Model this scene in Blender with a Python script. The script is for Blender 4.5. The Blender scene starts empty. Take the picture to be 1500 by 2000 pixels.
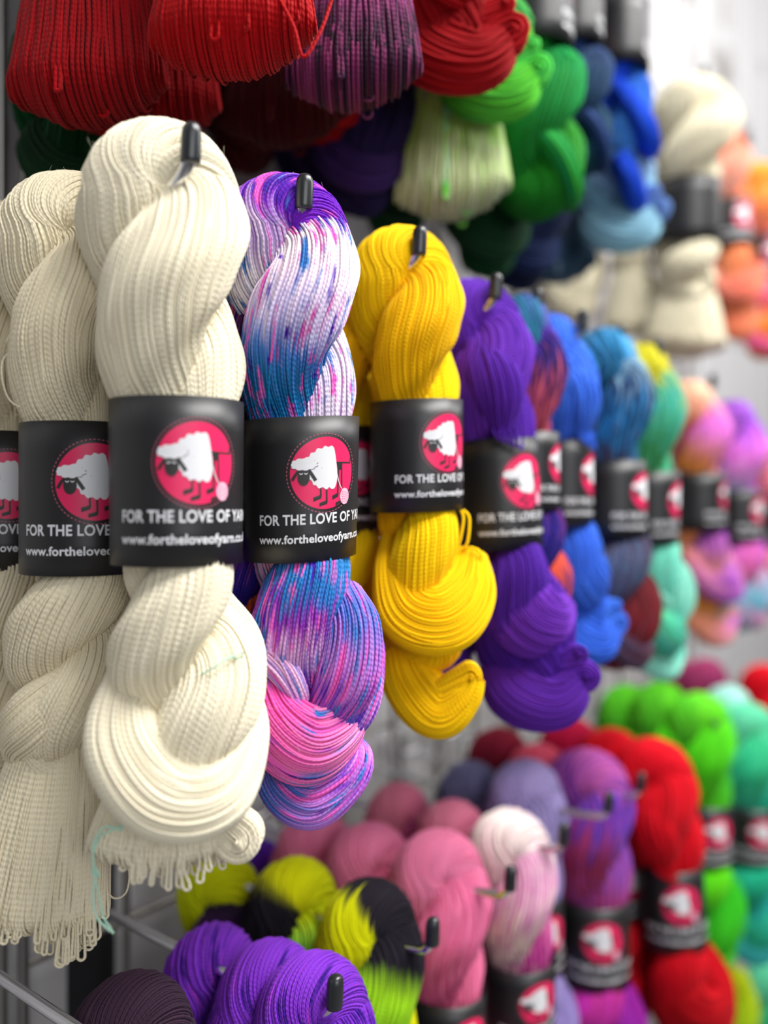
import bpy, math, random
import numpy as np
from mathutils import Vector, Matrix
PI = math.pi
# ------------------------------------------------------------------ camera, light, exposure
SC = bpy.context.scene
F = 1650.0                       # focal length in pixels of the 1500 x 2000 frame
HZ = 974.0                       # row of the horizon
CZ = 1.45                        # camera height
FW = np.array([0.7815, 0.6239, 0.0]); RT = np.array([0.6239, -0.7815, 0.0]); UP = np.array([0, 0, 1.0])
cam_d = bpy.data.cameras.new('camera'); cam = bpy.data.objects.new('camera', cam_d)
SC.collection.objects.link(cam); SC.camera = cam
cam.location = (0, 0, CZ)
cam.rotation_euler = Matrix((RT, UP, -FW)).transposed().to_euler()
cam_d.sensor_fit = 'VERTICAL'; cam_d.sensor_height = 36.0; cam_d.sensor_width = 27.0
cam_d.lens = F / 2000 * 36.0
cam_d.shift_y = -(1000 - HZ) / 2000 
cam_d.clip_start = 0.01; cam_d.clip_end = 50
cam_d.dof.use_dof = True; cam_d.dof.focus_distance = 0.395
cam_d.dof.aperture_fstop = 2.6; cam_d.dof.aperture_blades = 0

w = bpy.data.worlds.new('World'); SC.world = w; w.use_nodes = True
w.node_tree.nodes['Background'].inputs[0].default_value = (0.93, 0.96, 1.0, 1)
w.node_tree.nodes['Background'].inputs[1].default_value = 0.15
def area(name, loc, aim, sx, sy, power, col=(1, 1, 1)):
    l = bpy.data.lights.new(name, 'AREA'); l.shape = 'RECTANGLE'; l.size = sx; l.size_y = sy
    l.energy = power; l.color = col
    o = bpy.data.objects.new(name, l); SC.collection.objects.link(o); o.location = loc
    o.rotation_euler = (Vector(aim) - Vector(loc)).to_track_quat('-Z', 'Y').to_euler()
area('ceiling_light', (0.75, -0.55, 2.75), (0.6, 0.4, 1.3), 1.5, 0.6, 56, (1.0, 0.985, 0.96))
area('shop_window_light', (-0.6, -1.6, 1.9), (0.4, 0.4, 1.3), 1.4, 1.2, 18, (0.95, 0.97, 1.0))
area('far_ceiling_light', (2.6, -0.5, 2.75), (1.6, 0.5, 1.5), 1.4, 0.7, 17, (1.0, 0.99, 0.98))
SC.view_settings.view_transform = 'Standard'; SC.view_settings.look = 'None'
SC.view_settings.exposure = 0.0; SC.view_settings.gamma = 1.0
SC.view_settings.use_curve_mapping = False
SC.cycles.max_bounces = 6

# ------------------------------------------------------------------ helpers
def lin(h):
    h = h.lstrip('#'); c = [int(h[i:i + 2], 16) / 255 for i in (0, 2, 4)]
    return tuple((x / 12.92 if x <= 0.04045 else ((x + 0.055) / 1.055) ** 2.4) for x in c) + (1,)
def W(px, py, d):
    return FW * d + RT * ((px - 750) * d / F) + UP * ((HZ - py) * d / F) + np.array([0, 0, CZ])
def tag(o, label=None, cat=None, group=None, kind=None):
    if label: o['label'] = label
    if cat: o['category'] = cat
    if group: o['group'] = group
    if kind: o['kind'] = kind
    return o
def link(name, me, parent=None):
    o = bpy.data.objects.new(name, me); SC.collection.objects.link(o)
    if parent: o.parent = parent
    return o
class MB:
    """collects quads with two uv layers"""
    def __init__(s): s.v = []; s.q = []; s.uv = []; s.dy = []; s.m = []; s.n = 0
    def add(s, V, Q, UV=None, DY=None, mi=0):
        V = np.asarray(V, float).reshape(-1, 3); Q = np.asarray(Q, int).reshape(-1, 4)
        if UV is None: UV = np.zeros((Q.shape[0], 4, 2))
        if DY is None: DY = np.zeros((Q.shape[0], 4, 2))
        s.v.append(V); s.q.append(Q + s.n); s.uv.append(UV.reshape(-1, 2)); s.dy.append(DY.reshape(-1, 2))
        s.m.append(np.full(Q.shape[0], mi)); s.n += len(V)
    def mesh(s, name, mats, smooth=True):
        V = np.concatenate(s.v); Q = np.concatenate(s.q); M = np.concatenate(s.m)
        me = bpy.data.meshes.new(name)
        me.vertices.add(len(V)); me.vertices.foreach_set('co', V.astype(np.float32).ravel())
        me.loops.add(Q.size); me.loops.foreach_set('vertex_index', Q.astype(np.int32).ravel())
        me.polygons.add(len(Q)); me.polygons.foreach_set('loop_start', np.arange(0, Q.size, 4, dtype=np.int32))
        me.polygons.foreach_set('material_index', M.astype(np.int32))
        me.update(calc_edges=True)
        a = me.uv_layers.new(name='yarn'); a.data.foreach_set('uv', np.concatenate(s.uv).astype(np.float32).ravel())
        b = me.uv_layers.new(name='dye'); b.data.foreach_set('uv', np.concatenate(s.dy).astype(np.float32).ravel())
        me.polygons.foreach_set('use_smooth', np.full(len(Q), smooth))
        for m in mats: me.materials.append(m)
        return me
def tubes(mb, P, r, k=5, u=None, dv=0.0, mi=0, length_u=True):
    """P (n, M, 3) centre lines of n tubes, r scalar or (n, M); adds them"""
    P = np.asarray(P, float)
    if P.ndim == 2: P = P[None]
    n, M, _ = P.shape
    T = np.gradient(P, axis=1); T /= np.linalg.norm(T, axis=2, keepdims=True) + 1e-12
    ref = np.zeros_like(T); ref[..., 1] = 1.0; ref[..., 0] = 0.37
    # frame carried along the tube
    N = np.zeros_like(T)
    c = ref[:, 0] - T[:, 0] * np.sum(ref[:, 0] * T[:, 0], 1, keepdims=True)
    N[:, 0] = c / (np.linalg.norm(c, axis=1, keepdims=True) + 1e-9)
    for i in range(1, M):
        c = N[:, i - 1] - T[:, i] * np.sum(N[:, i - 1] * T[:, i], 1, keepdims=True)
        N[:, i] = c / (np.linalg.norm(c, axis=1, keepdims=True) + 1e-9)
    B = np.cross(T, N)
    r = np.broadcast_to(np.asarray(r, float), (n, M))
    an = np.arange(k) * 2 * PI / k
    V = P[:, :, None] + r[:, :, None, None] * (np.cos(an)[None, None, :, None] * N[:, :, None] + np.sin(an)[None, None, :, None] * B[:, :, None])
    I = np.arange(n * M * k).reshape(n, M, k)
    J = np.roll(I, -1, axis=2)
    Q = np.stack([I[:, :-1], J[:, :-1], J[:, 1:], I[:, 1:]], -1)
    seg = np.linalg.norm(np.diff(P, axis=1), axis=2); L = np.concatenate([np.zeros((n, 1)), np.cumsum(seg, 1)], 1)
    v0 = np.arange(k) / k; v1 = v0 + 1 / k
    UV = np.zeros(Q.shape + (2,))
    UV[..., 0, 0] = L[:, :-1, None]; UV[..., 1, 0] = L[:, :-1, None]; UV[..., 2, 0] = L[:, 1:, None]; UV[..., 3, 0] = L[:, 1:, None]
    UV[..., 0, 1] = v0; UV[..., 3, 1] = v0; UV[..., 1, 1] = v1; UV[..., 2, 1] = v1
    if u is None: u = np.linspace(0, 1, M)
    u = np.broadcast_to(np.asarray(u, float), (n, M)); dv = np.broadcast_to(np.asarray(dv, float), (n,))
    DY = np.zeros(Q.shape + (2,))
    DY[..., 0, 0] = u[:, :-1, None]; DY[..., 1, 0] = u[:, :-1, None]; DY[..., 2, 0] = u[:, 1:, None]; DY[..., 3, 0] = u[:, 1:, None]
    DY[..., 1] = dv[:, None, None, None]
    mb.add(V, Q, UV, DY, mi)
def smooth(x, n=3):
    for _ in range(n):
        y = x.copy(); y[1:-1] = 0.25 * x[:-2] + 0.5 * x[1:-1] + 0.25 * x[2:]; x = y
    return x
def interp(t, ks, vs, m=240):
    """smooth interpolation of key values"""
    tt = np.linspace(ks[0], ks[-1], m); y = np.interp(tt, ks, vs); y = smooth(y, 45)
    return np.interp(t, tt, y)
def catmull(P, m):
    P = np.asarray(P, float); n = len(P)
    E = np.vstack([2 * P[0] - P[1], P, 2 * P[-1] - P[-2]])
    t = np.linspace(0, n - 1 - 1e-9, m); i = t.astype(int); f = (t - i)[:, None]
    a, b, c, d = E[i], E[i + 1], E[i + 2], E[i + 3]
    return 0.5 * (2 * b + (c - a) * f + (2 * a - 5 * b + 4 * c - d) * f ** 2 + (-a + 3 * b - 3 * c + d) * f ** 3)
def wob(rng, n, M, freq, amp):
    """smooth noise for n strands along M samples"""
    K = max(4, int(freq) + 3); k = rng.normal(0, 1, (n, K)); x = np.linspace(0, K - 1.001, M); i = x.astype(int); f = x - i; f = f * f * (3 - 2 * f)
    return amp * (k[:, i] * (1 - f) + k[:, i + 1] * f)

# ------------------------------------------------------------------ materials
def nm(name):
    m = bpy.data.materials.new(name); m.use_nodes = True
    return m, m.node_tree, m.node_tree.nodes['Principled BSDF']
def plain(name, col, rough=0.5, metal=0.0, spec=None, sheen=None):
    m, t, b = nm(name)
    b.inputs['Base Color'].default_value = lin(col) if isinstance(col, str) else col
    b.inputs['Roughness'].default_value = rough; b.inputs['Metallic'].default_value = metal
    if spec is not None: b.inputs['Specular IOR Level'].default_value = spec
    return m
def N(t, kind, **kw):
    n = t.nodes.new(kind)
    for k, v in kw.items(): setattr(n, k, v)
    return n
def mth(t, op, a, b=None, c=None):
    n = N(t, 'ShaderNodeMath', operation=op)
    for i, x in enumerate((a, b, c)):
        if x is None: continue
        if hasattr(x, 'default_value') or hasattr(x, 'links'): t.links.new(x, n.inputs[i])
        else: n.inputs[i].default_value = x
    return n.outputs[0]
YM = {}
def yarn(name, stops, rep=1.0, off=0.0, streak=0.06, var=0.10, specks=(), sat=1.0):
    """hand-dyed wool: colours follow the yarn along its length; each strand takes the dye a little differently"""
    if name in YM: return YM[name]
    m, t, b = nm(name + '_yarn')
    if isinstance(stops, str): stops = [(0.0, stops)]
    elif isinstance(stops[0], str): stops = [(i / max(1, len(stops)), c) for i, c in enumerate(stops)] + [(0.999, stops[0])]
    uv = N(t, 'ShaderNodeUVMap', uv_map='dye'); sp = N(t, 'ShaderNodeSeparateXYZ'); t.links.new(uv.outputs[0], sp.inputs[0])
    U, V = sp.outputs[0], sp.outputs[1]
    cb = N(t, 'ShaderNodeCombineXYZ'); t.links.new(mth(t, 'MULTIPLY', U, 26.0), cb.inputs[0]); t.links.new(mth(t, 'MULTIPLY', V, 46.0), cb.inputs[1])
    nz = N(t, 'ShaderNodeTexNoise'); nz.inputs['Scale'].default_value = 1.0; nz.inputs['Detail'].default_value = 2.0; t.links.new(cb.outputs[0], nz.inputs['Vector'])
    f = mth(t, 'ADD', mth(t, 'MULTIPLY', U, rep), mth(t, 'MULTIPLY', mth(t, 'SUBTRACT', nz.outputs[0], 0.5), streak * 4))
    f = mth(t, 'FRACT', mth(t, 'ADD', f, off + 5.0))
    cr = N(t, 'ShaderNodeValToRGB'); el = cr.color_ramp.elements
    while len(el) > 1: el.remove(el[-1])
    el[0].position = stops[0][0]; el[0].color = lin(stops[0][1])
    for p, c in stops[1:]:
        e = el.new(p); e.color = lin(c)
    t.links.new(f, cr.inputs[0])
    col_out = cr.outputs[0]
    for i, (c, th) in enumerate(specks):
        c3 = N(t, 'ShaderNodeCombineXYZ'); t.links.new(mth(t, 'MULTIPLY', U, 34.0), c3.inputs[0]); t.links.new(mth(t, 'MULTIPLY', V, 30.0), c3.inputs[1]); c3.inputs[2].default_value = 7.3 * (i + 1)
        n3 = N(t, 'ShaderNodeTexNoise'); n3.inputs['Scale'].default_value = 1.0; n3.inputs['Detail'].default_value = 3.0; t.links.new(c3.outputs[0], n3.inputs['Vector'])
        mr = N(t, 'ShaderNodeMapRange'); mr.inputs[1].default_value = th - .04; mr.inputs[2].default_value = th + .05; t.links.new(n3.outputs[0], mr.inputs[0])
        mx = N(t, 'ShaderNodeMixRGB'); t.links.new(mr.outputs[0], mx.inputs[0]); t.links.new(col_out, mx.inputs[1]); mx.inputs[2].default_value = lin(c); col_out = mx.outputs[0]
    # per strand lightness
    cb2 = N(t, 'ShaderNodeCombineXYZ'); t.links.new(mth(t, 'MULTIPLY', U, 9.0), cb2.inputs[0]); t.links.new(mth(t, 'MULTIPLY', V, 170.0), cb2.inputs[1])
    n2 = N(t, 'ShaderNodeTexNoise'); n2.inputs['Scale'].default_value = 1.0; n2.inputs['Detail'].default_value = 1.0; t.links.new(cb2.outputs[0], n2.inputs['Vector'])
    hs = N(t, 'ShaderNodeHueSaturation'); hs.inputs['Saturation'].default_value = sat
    t.links.new(mth(t, 'ADD', 1.0, mth(t, 'MULTIPLY', mth(t, 'SUBTRACT', n2.outputs[0], 0.5), var * 4)), hs.inputs['Value'])
    t.links.new(col_out, hs.inputs['Color']); t.links.new(hs.outputs[0], b.inputs['Base Color'])
    b.inputs['Roughness'].default_value = 0.72; b.inputs['Specular IOR Level'].default_value = 0.12
    b.inputs['Sheen Weight'].default_value = 0.04; b.inputs['Sheen Roughness'].default_value = 0.5
    # plied twist of the yarn
    uy = N(t, 'ShaderNodeUVMap', uv_map='yarn'); sy = N(t, 'ShaderNodeSeparateXYZ'); t.links.new(uy.outputs[0], sy.inputs[0])
    ph = mth(t, 'MULTIPLY', mth(t, 'ADD', mth(t, 'MULTIPLY', sy.outputs[0], 400.0), mth(t, 'MULTIPLY', sy.outputs[1], 1.0)), 2 * PI)
    bp = N(t, 'ShaderNodeBump'); bp.inputs['Strength'].default_value = 0.5; bp.inputs['Distance'].default_value = 0.00017
    t.links.new(mth(t, 'SINE', ph), bp.inputs['Height']); t.links.new(bp.outputs[0], b.inputs['Normal'])
    YM[name] = m; return m

# ------------------------------------------------------------------ yarn bundles
def shell(mb, C, Nn, Bn, rn, rb, psi, us, n, sr, rng, lift=0.5, ju=0.002, k=5, core=True, mi=0, u_seed=0.0):
    """n strands laid on an elliptical bundle around centre line C; psi (M,) is the lay of the strands"""
    M = len(C)
    ps = np.arange(n)[:, None] * 2 * PI / n + psi[None] + wob(rng, n, M, M / 28, 0.26 * 2 * PI / n) + rng.normal(0, .14 * 2 * PI / n, (n, 1))
    lump = 1 + 0.035 * np.sin(2 * ps + 5.0 * us[None] * 2 * PI + u_seed) + 0.025 * np.sin(5 * ps - 9 * us[None] * PI)
    lf = sr * (wob(rng, n, M, M / 24, lift * .6) + rng.normal(0, lift * .6, (n, 1)))
    rN = rn[None] * lump + lf; rB = rb[None] * lump + lf
    P = C[None] + (rN * np.cos(ps))[..., None] * Nn[None] + (rB * np.sin(ps))[..., None] * Bn[None]
    uu = us[None] + rng.normal(0, ju, (n, 1))
    thick = sr * (1 + rng.normal(0, .09, (n, 1))) * np.ones((1, M))
    tubes(mb, P, thick, 4 if LO else k, uu, (np.arange(n) + .5) / n, mi)
    m = n // 7                                   # a few strands that wander across the others
    ps = rng.uniform(0, 2 * PI, (m, 1)) + psi[None] * .93 + wob(rng, m, M, M / 26, 1.6 * 2 * PI / n)
    lump = 1 + 0.035 * np.sin(2 * ps + 5.0 * us[None] * 2 * PI + u_seed) + 0.025 * np.sin(5 * ps - 9 * us[None] * PI)
    rN = rn[None] * lump + sr * .75; rB = rb[None] * lump + sr * .75
    P = C[None] + (rN * np.cos(ps))[..., None] * Nn[None] + (rB * np.sin(ps))[..., None] * Bn[None]
    tubes(mb, P, sr * .95, 4 if LO else k, us[None] + rng.normal(0, ju, (m, 1)), rng.random(m), mi)
    if core:
        kk = 28; an = np.arange(kk) * 2 * PI / kk; a = an[None] + psi[:, None]
        lump = 1 + 0.035 * np.sin(2 * a + 5.0 * us[:, None] * 2 * PI + u_seed) + 0.025 * np.sin(5 * a - 9 * us[:, None] * PI)
        rN = rn[:, None] * lump - sr * .55; rB = rb[:, None] * lump - sr * .55
        V = C[:, None] + (rN * np.cos(a))[..., None] * Nn[:, None] + (rB * np.sin(a))[..., None] * Bn[:, None]
        I = np.arange(M * kk).reshape(M, kk); J = np.roll(I, -1, 1)
        Q = np.stack([I[:-1], J[:-1], J[1:], I[1:]], -1)
        DY = np.zeros(Q.shape + (2,)); DY[..., 0, 0] = DY[..., 1, 0] = us[:-1, None]; DY[..., 2, 0] = DY[..., 3, 0] = us[1:, None]
        vv = an / 2 / PI; DY[..., 0, 1] = vv; DY[..., 3, 1] = vv; DY[..., 1, 1] = vv + 1 / kk; DY[..., 2, 1] = vv + 1 / kk
        mb.add(V, Q, None, DY, mi)
TW = -1.0
LO = False
def lod(n, M, sr, k=5):
    return (max(8, int(n * .62)), max(16, int(M * .48)), sr * 1.5, 4) if LO else (n, M, sr, k)
class Skein:
    """yarn skein drawn in its own units (1 unit = S metres); x right, y down, o toward the room, as seen by a shopper"""
    def __init__(s, S, ox, oy, seed, fu=1.0, fl=1.0): s.fu = fu; s.fl = fl; s.S = S; s.ox = ox; s.oy = oy; s.mb = MB(); s.rng = np.random.default_rng(seed)
    def p(s, x, y, o=0.0):
        x = np.asarray(x, float); y = np.asarray(y, float); o = np.asarray(o, float)
        y = np.where(y < 783, 783 - (783 - y) * s.fu, np.where(y > 1097, 1097 + (y - 1097) * s.fl, y))
        return ((x - s.ox)[..., None] * RT + (s.oy - y)[..., None] * UP - o[..., None] * FW) * s.S
    def rope(s, keys, n=96, sr=2.7, kap=1.35, M=104, arch=26, u0=0.0, u1=1.0, b0=30):
        """keys: (y, cx, a, r, flat, alpha deg): two plies folded over the hook and twisted round each other"""
        n, M, sr, _ = lod(n, M, sr)
        if LO: arch, b0 = 14, 14
        K = np.array(keys, float); y = np.linspace(K[0, 0], K[-1, 0], M)
        g = lambda i: interp(y, K[:, 0], K[:, i])
        cx, a, r, fl, al = g(1), g(2), g(3), g(4), np.radians(g(5))
        ctr = s.p(cx, y)
        def ply(sign):
            d = np.stack([np.cos(al), np.sin(al), 0 * al], -1) * sign
            return ctr + d * (a * s.S)[:, None], d
        A, dA = ply(-1); B, dB = ply(1)
        th = np.linspace(PI, 0, arch + 2)[1:-1]
        d0 = dB[0]; ta = ctr[0] + a[0] * s.S * (np.cos(th)[:, None] * d0 + np.sin(th)[:, None] * UP)
        nA = np.cos(th)[:, None] * d0 + np.sin(th)[:, None] * UP
        tb = np.linspace(0, PI, b0 + 2)[1:-1]; d1 = dB[-1]
        ba = ctr[-1] + a[-1] * s.S * (np.cos(tb)[:, None] * d1 - np.sin(tb)[:, None] * UP)
        nB = np.cos(tb)[:, None] * d1 - np.sin(tb)[:, None] * UP
        C = np.concatenate([A[::-1], ta, B, ba]); Nn = np.concatenate([dA[::-1], nA, dB, nB])
        rr = np.concatenate([r[::-1], np.full(arch, r[0]), r, np.full(b0, r[-1])]) * s.S
        ff = np.concatenate([fl[::-1], np.full(arch, fl[0]), fl, np.full(b0, fl[-1])])
        h = np.abs(np.gradient(al)); hm = h.mean()
        rate = np.concatenate([h[::-1], np.full(arch, h[0]), h, np.full(b0, h[-1])])
        psi = np.cumsum(rate) * kap
        q = 2 * PI / n; tot = psi[-1]; psi = psi * (round(tot / q) * q / tot)
        T = np.gradient(C, axis=0); T /= np.linalg.norm(T, axis=1, keepdims=True)
        Nn = Nn - T * np.sum(Nn * T, 1, keepdims=True); Nn /= np.linalg.norm(Nn, axis=1, keepdims=True)
        Bn = np.cross(T, Nn)
        us = np.concatenate([np.linspace(0, .46, M), np.linspace(.46, .54, arch + 2)[1:-1], np.linspace(.54, 1, M), np.full(b0, 1.0)])
        shell(s.mb, C, Nn, Bn, rr, rr * ff, psi * TW, us, n, sr * s.S, s.rng, u_seed=s.rng.random() * 6)
    def bundle(s, pts, n=60, sr=2.7, twist=0.3, u=(0.0, 0.2), M=50, taper=0.0, closed_end=False, core=True, ju=0.002):
        """pts: (x, y, o, r_across, r_depth)"""
        n, M, sr, _ = lod(n, M, sr)
        K = np.array(pts, float); Q = catmull(K, M); C = s.p(Q[:, 0], Q[:, 1], Q[:, 2])
        T = np.gradient(C, axis=0); T /= np.linalg.norm(T, axis=1, keepdims=True)
        o = -FW[None] + 0 * C
        # carried frame starting from across direction
        Bd = np.cross(T, o); e = np.linalg.norm(Bd, axis=1, keepdims=True)
        ac = np.zeros_like(C); ac[0] = Bd[0] / (e[0] + 1e-9)
        for i in range(1, M):
            c = ac[i - 1] - T[i] * np.dot(ac[i - 1], T[i]); ac[i] = c / np.linalg.norm(c)
        dn = np.cross(T, ac)
        us = np.linspace(u[0], u[1], M)
        shell(s.mb, C, ac, dn, np.maximum(Q[:, 3], .5) * s.S, np.maximum(Q[:, 4], .5) * s.S, np.linspace(0, twist, M), us, n, sr * s.S, s.rng, core=core, ju=ju)
    def fringe(s, top, bot, n=70, sr=2.7, w0=(30, 25), w1=(100, 55), u=(0.4, 0.6), bow=14, drop=30, uturn=9, belly=1.0, body=True):
        """loose cut of looped strands hanging down from top (x, y, o) to bot"""
        rng = s.rng
        n, _, sr, _ = lod(n, 34, sr)
        th = rng.uniform(0, 2 * PI, n); rad = np.where(np.arange(n) < n * .72, 1.0, rng.uniform(.2, .9, n)) * rng.uniform(.93, 1.03, n)
        fx, fo = np.cos(th) * rad, np.sin(th) * rad
        t = np.linspace(0, 1, 24)[None]
        def line(fx, fo, yb):
            e = t ** 0.62
            x = top[0] + (bot[0] - top[0]) * t + fx[:, None] * (w0[0] + (w1[0] - w0[0]) * e * belly) + wob(rng, n, 24, 3, 3.0) * t
            o = top[2] + (bot[2] - top[2]) * t + fo[:, None] * (w0[1] + (w1[1] - w0[1]) * e) + wob(rng, n, 24, 3, 2.5) * t
            y = top[1] + (yb[:, None] - top[1]) * t
            return x, y, o
        yb = bot[1] - drop * (fx ** 2) - np.abs(rng.normal(0, drop * .4, n)) + rng.uniform(-3, 4, n)
        x1, y1, o1 = line(fx, fo, yb)
        ut = uturn * rng.uniform(.6, 1.6, n) * rng.choice([-1, 1], n)
        x2 = x1 + (ut * 2)[:, None] * (t ** .7); o2 = o1 - (rng.uniform(0, 8, n))[:, None] * t
        a = np.linspace(0, PI, 10)[1:-1][None]
        xm = x1[:, -1:] + ut[:, None] * (1 - np.cos(a)); ym = y1[:, -1:] + np.abs(ut)[:, None] * np.sin(a); om = o1[:, -1:] + (o2 - o1)[:, -1:] * (a / PI)
        X = np.concatenate([x1, xm, x2[:, ::-1]], 1); Y = np.concatenate([y1, ym, y1[:, ::-1]], 1); O = np.concatenate([o1, om, o2[:, ::-1]], 1)
        P = s.p(X, Y, O)
        uu = np.concatenate([np.linspace(u[0], u[1], 24), np.full(8, u[1]), np.linspace(u[1], u[0], 24)])[None] + rng.normal(0, .015, (n, 1))
        tubes(s.mb, P, sr * s.S * rng.uniform(.9, 1.1, (n, 1)), 4 if LO else 5, uu, rng.random(n))
        if body:
            M2 = 22; tt = np.linspace(0, 1, M2); e = tt ** .62; kk = 28; an = np.arange(kk) * 2 * PI / kk
            cap = np.sqrt(np.clip(1 - np.clip((tt - .80) / .2, 0, 1) ** 2, 0.0004, 1)) * .93
            rx = (w0[0] + (w1[0] - w0[0]) * e * belly) * cap; ro = (w0[1] + (w1[1] - w0[1]) * e) * cap
            cx = top[0] + (bot[0] - top[0]) * tt; cy = top[1] + (bot[1] - drop * .9 - top[1]) * tt; co = top[2] + (bot[2] - top[2]) * tt
            V = s.p(cx[:, None] + rx[:, None] * np.cos(an), cy[:, None] - (drop * .7 * tt ** 3)[:, None] * np.cos(an) ** 2, co[:, None] + ro[:, None] * np.sin(an))
            I = np.arange(M2 * kk).reshape(M2, kk); J = np.roll(I, -1, 1); Q = np.stack([I[:-1], J[:-1], J[1:], I[1:]], -1)
            DY = np.zeros(Q.shape + (2,)); us = u[0] + (u[1] - u[0]) * tt
            DY[..., 0, 0] = DY[..., 1, 0] = us[:-1, None]; DY[..., 2, 0] = DY[..., 3, 0] = us[1:, None]; DY[..., 1] = (an / 2 / PI)[None, :, None]
            s.mb.add(V, Q, None, DY)
    def hem(s, top, bot, n=80, sr=2.7, w0=(30, 25), w1=(100, 55), u=(0.4, 0.6), drop=30, jag=5, skew=0.0):
        """fat end of the hank: strands run down the front, turn round the bottom and go up the back"""
        rng = s.rng; n, _, sr, _ = lod(n, 34, sr)
        f = np.linspace(-.985, .985, n) + rng.normal(0, .6 / n, n); t = np.linspace(0, 1, 20)[None]; e = t ** .62
        lay = np.repeat([1.0], n) + rng.normal(0, .02, n)
        x1 = top[0] + (bot[0] - top[0]) * t + f[:, None] * (w0[0] + (w1[0] - w0[0]) * e) + wob(rng, n, 20, 4, 1.6)
        Dp = np.sqrt(np.clip(1 - f ** 2, .02, 1))[:, None] * (w0[1] + (w1[1] - w0[1]) * e) * lay[:, None]
        oc = top[2] + (bot[2] - top[2]) * t
        D1 = Dp[:, -1]; yend = bot[1] - drop * f ** 2 + skew * f - D1 * .75 + np.abs(rng.normal(0, jag, n))
        y1 = top[1] + (yend[:, None] - top[1]) * t
        a = np.linspace(0, PI, 14)[1:-1][None]
        X = np.concatenate([x1, np.repeat(x1[:, -1:], 12, 1), x1[:, ::-1]], 1)
        O = np.concatenate([oc + Dp, oc[:, -1:] + D1[:, None] * np.cos(a), (oc - Dp)[:, ::-1]], 1)
        Yy = np.concatenate([y1, y1[:, -1:] + D1[:, None] * .75 * np.sin(a), y1[:, ::-1]], 1)
        uu = np.concatenate([np.linspace(u[0], u[1], 20), np.full(12, u[1]), np.linspace(u[1], u[0], 20)])[None] + rng.normal(0, .012, (n, 1))
        tubes(s.mb, s.p(X, Yy, O), sr * s.S * rng.uniform(.92, 1.08, (n, 1)), 4 if LO else 5, uu, rng.random(n))
        X2, Y2, O2 = [q[::max(1, n // 30)] for q in (X, Yy, O)]
        V = s.p(X2, Y2, oc.mean() + (O2 - oc.mean()) * .965); I = np.arange(V.shape[0] * V.shape[1]).reshape(V.shape[:2])
        Q = np.stack([I[:-1, :-1], I[1:, :-1], I[1:, 1:], I[:-1, 1:]], -1); DY = np.zeros(Q.shape + (2,)); DY[..., 0] = uu.mean(0)[None, :-1, None]; DY[..., 1] = .5
        V[..., 2] += sr * s.S * .5
        s.mb.add(V, Q, None, DY)
    def fuzz(s, n=500, length=14, r=.22):
        V = np.concatenate([v for v in s.mb.v if len(v) > 3000]); rng = s.rng; i = rng.integers(0, len(V), n); p = V[i]
        ctr = s.p(335, 1000); d = p - ctr; d[:, 2] *= .25; d /= np.linalg.norm(d, axis=1, keepdims=True)
        t = np.linspace(0, 1, 7)[None, :, None]; a = rng.normal(0, .7, (n, 1, 3)); b2 = rng.normal(0, .6, (n, 1, 3))
        L = (rng.uniform(.3, 1, (n, 1, 1)) ** 2) * length * s.S
        P = p[:, None] + L * (t * (d[:, None] * .5 + a) + t * t * b2)
        tubes(s.mb, P, r * s.S, 3, .4, rng.random(n))
    def curl(s, base, tip, R, rows=7, deep=5, sr=2.7, depth=26, u=(0.5, 0.6)):
        """end of the hank poking out as a nest of U-turns seen side-on"""
        rng = s.rng
        if LO: rows, deep, sr = max(3, rows // 2), max(3, deep // 2), sr * 1.7
        bx, by, bo = base; tx, ty, to = tip
        d = np.array([tx - bx, ty - by, 0.0]); L = np.linalg.norm(d); d /= L; nrm = np.array([-d[1], d[0], 0])
        P = []
        for i in range(rows):
            Rk = R * (i + .6) / rows
            for j in range(deep):
                oj = (j / (deep - 1) - .5) * depth * 2 * math.sqrt(max(.08, 1 - (i / rows) ** 2 * .55)) + rng.normal(0, 2)
                c = np.array([bx, by, 0]) + d * (L - R + rng.normal(0, 1.2))
                a = np.linspace(-PI / 2, PI / 2, 16); arc = c + Rk * (np.cos(a)[:, None] * d + np.sin(a)[:, None] * nrm)
                tail = np.linspace(1, 0, 10)[:-1, None]
                st = np.array([bx, by, 0]) * tail + (c - Rk * nrm) * (1 - tail) - nrm * Rk * .55 * tail
                en = (np.array([bx, by, 0]) * tail + (c + Rk * nrm) * (1 - tail) + nrm * Rk * .55 * tail)[::-1]
                q = np.concatenate([st, arc, en]); tt = np.linspace(0, 1, len(q)); k = 1 - np.abs(2 * tt - 1)
                P.append(s.p(q[:, 0], q[:, 1], bo + (to - bo) * k + oj))
        P = np.array(P); tubes(s.mb, P, sr * s.S, 5, np.linspace(u[0], u[1], P.shape[1])[None] + rng.normal(0, .01, (len(P), 1)), rng.random(len(P)))
    def stray(s, pts, sr=2.4, u=0.1, M=50, mb=None):
        Q = catmull(np.array(pts, float), M); tubes(mb or s.mb, s.p(Q[:, 0], Q[:, 1], Q[:, 2]), sr * s.S, 6, np.full(M, u), s.rng.random())

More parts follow.
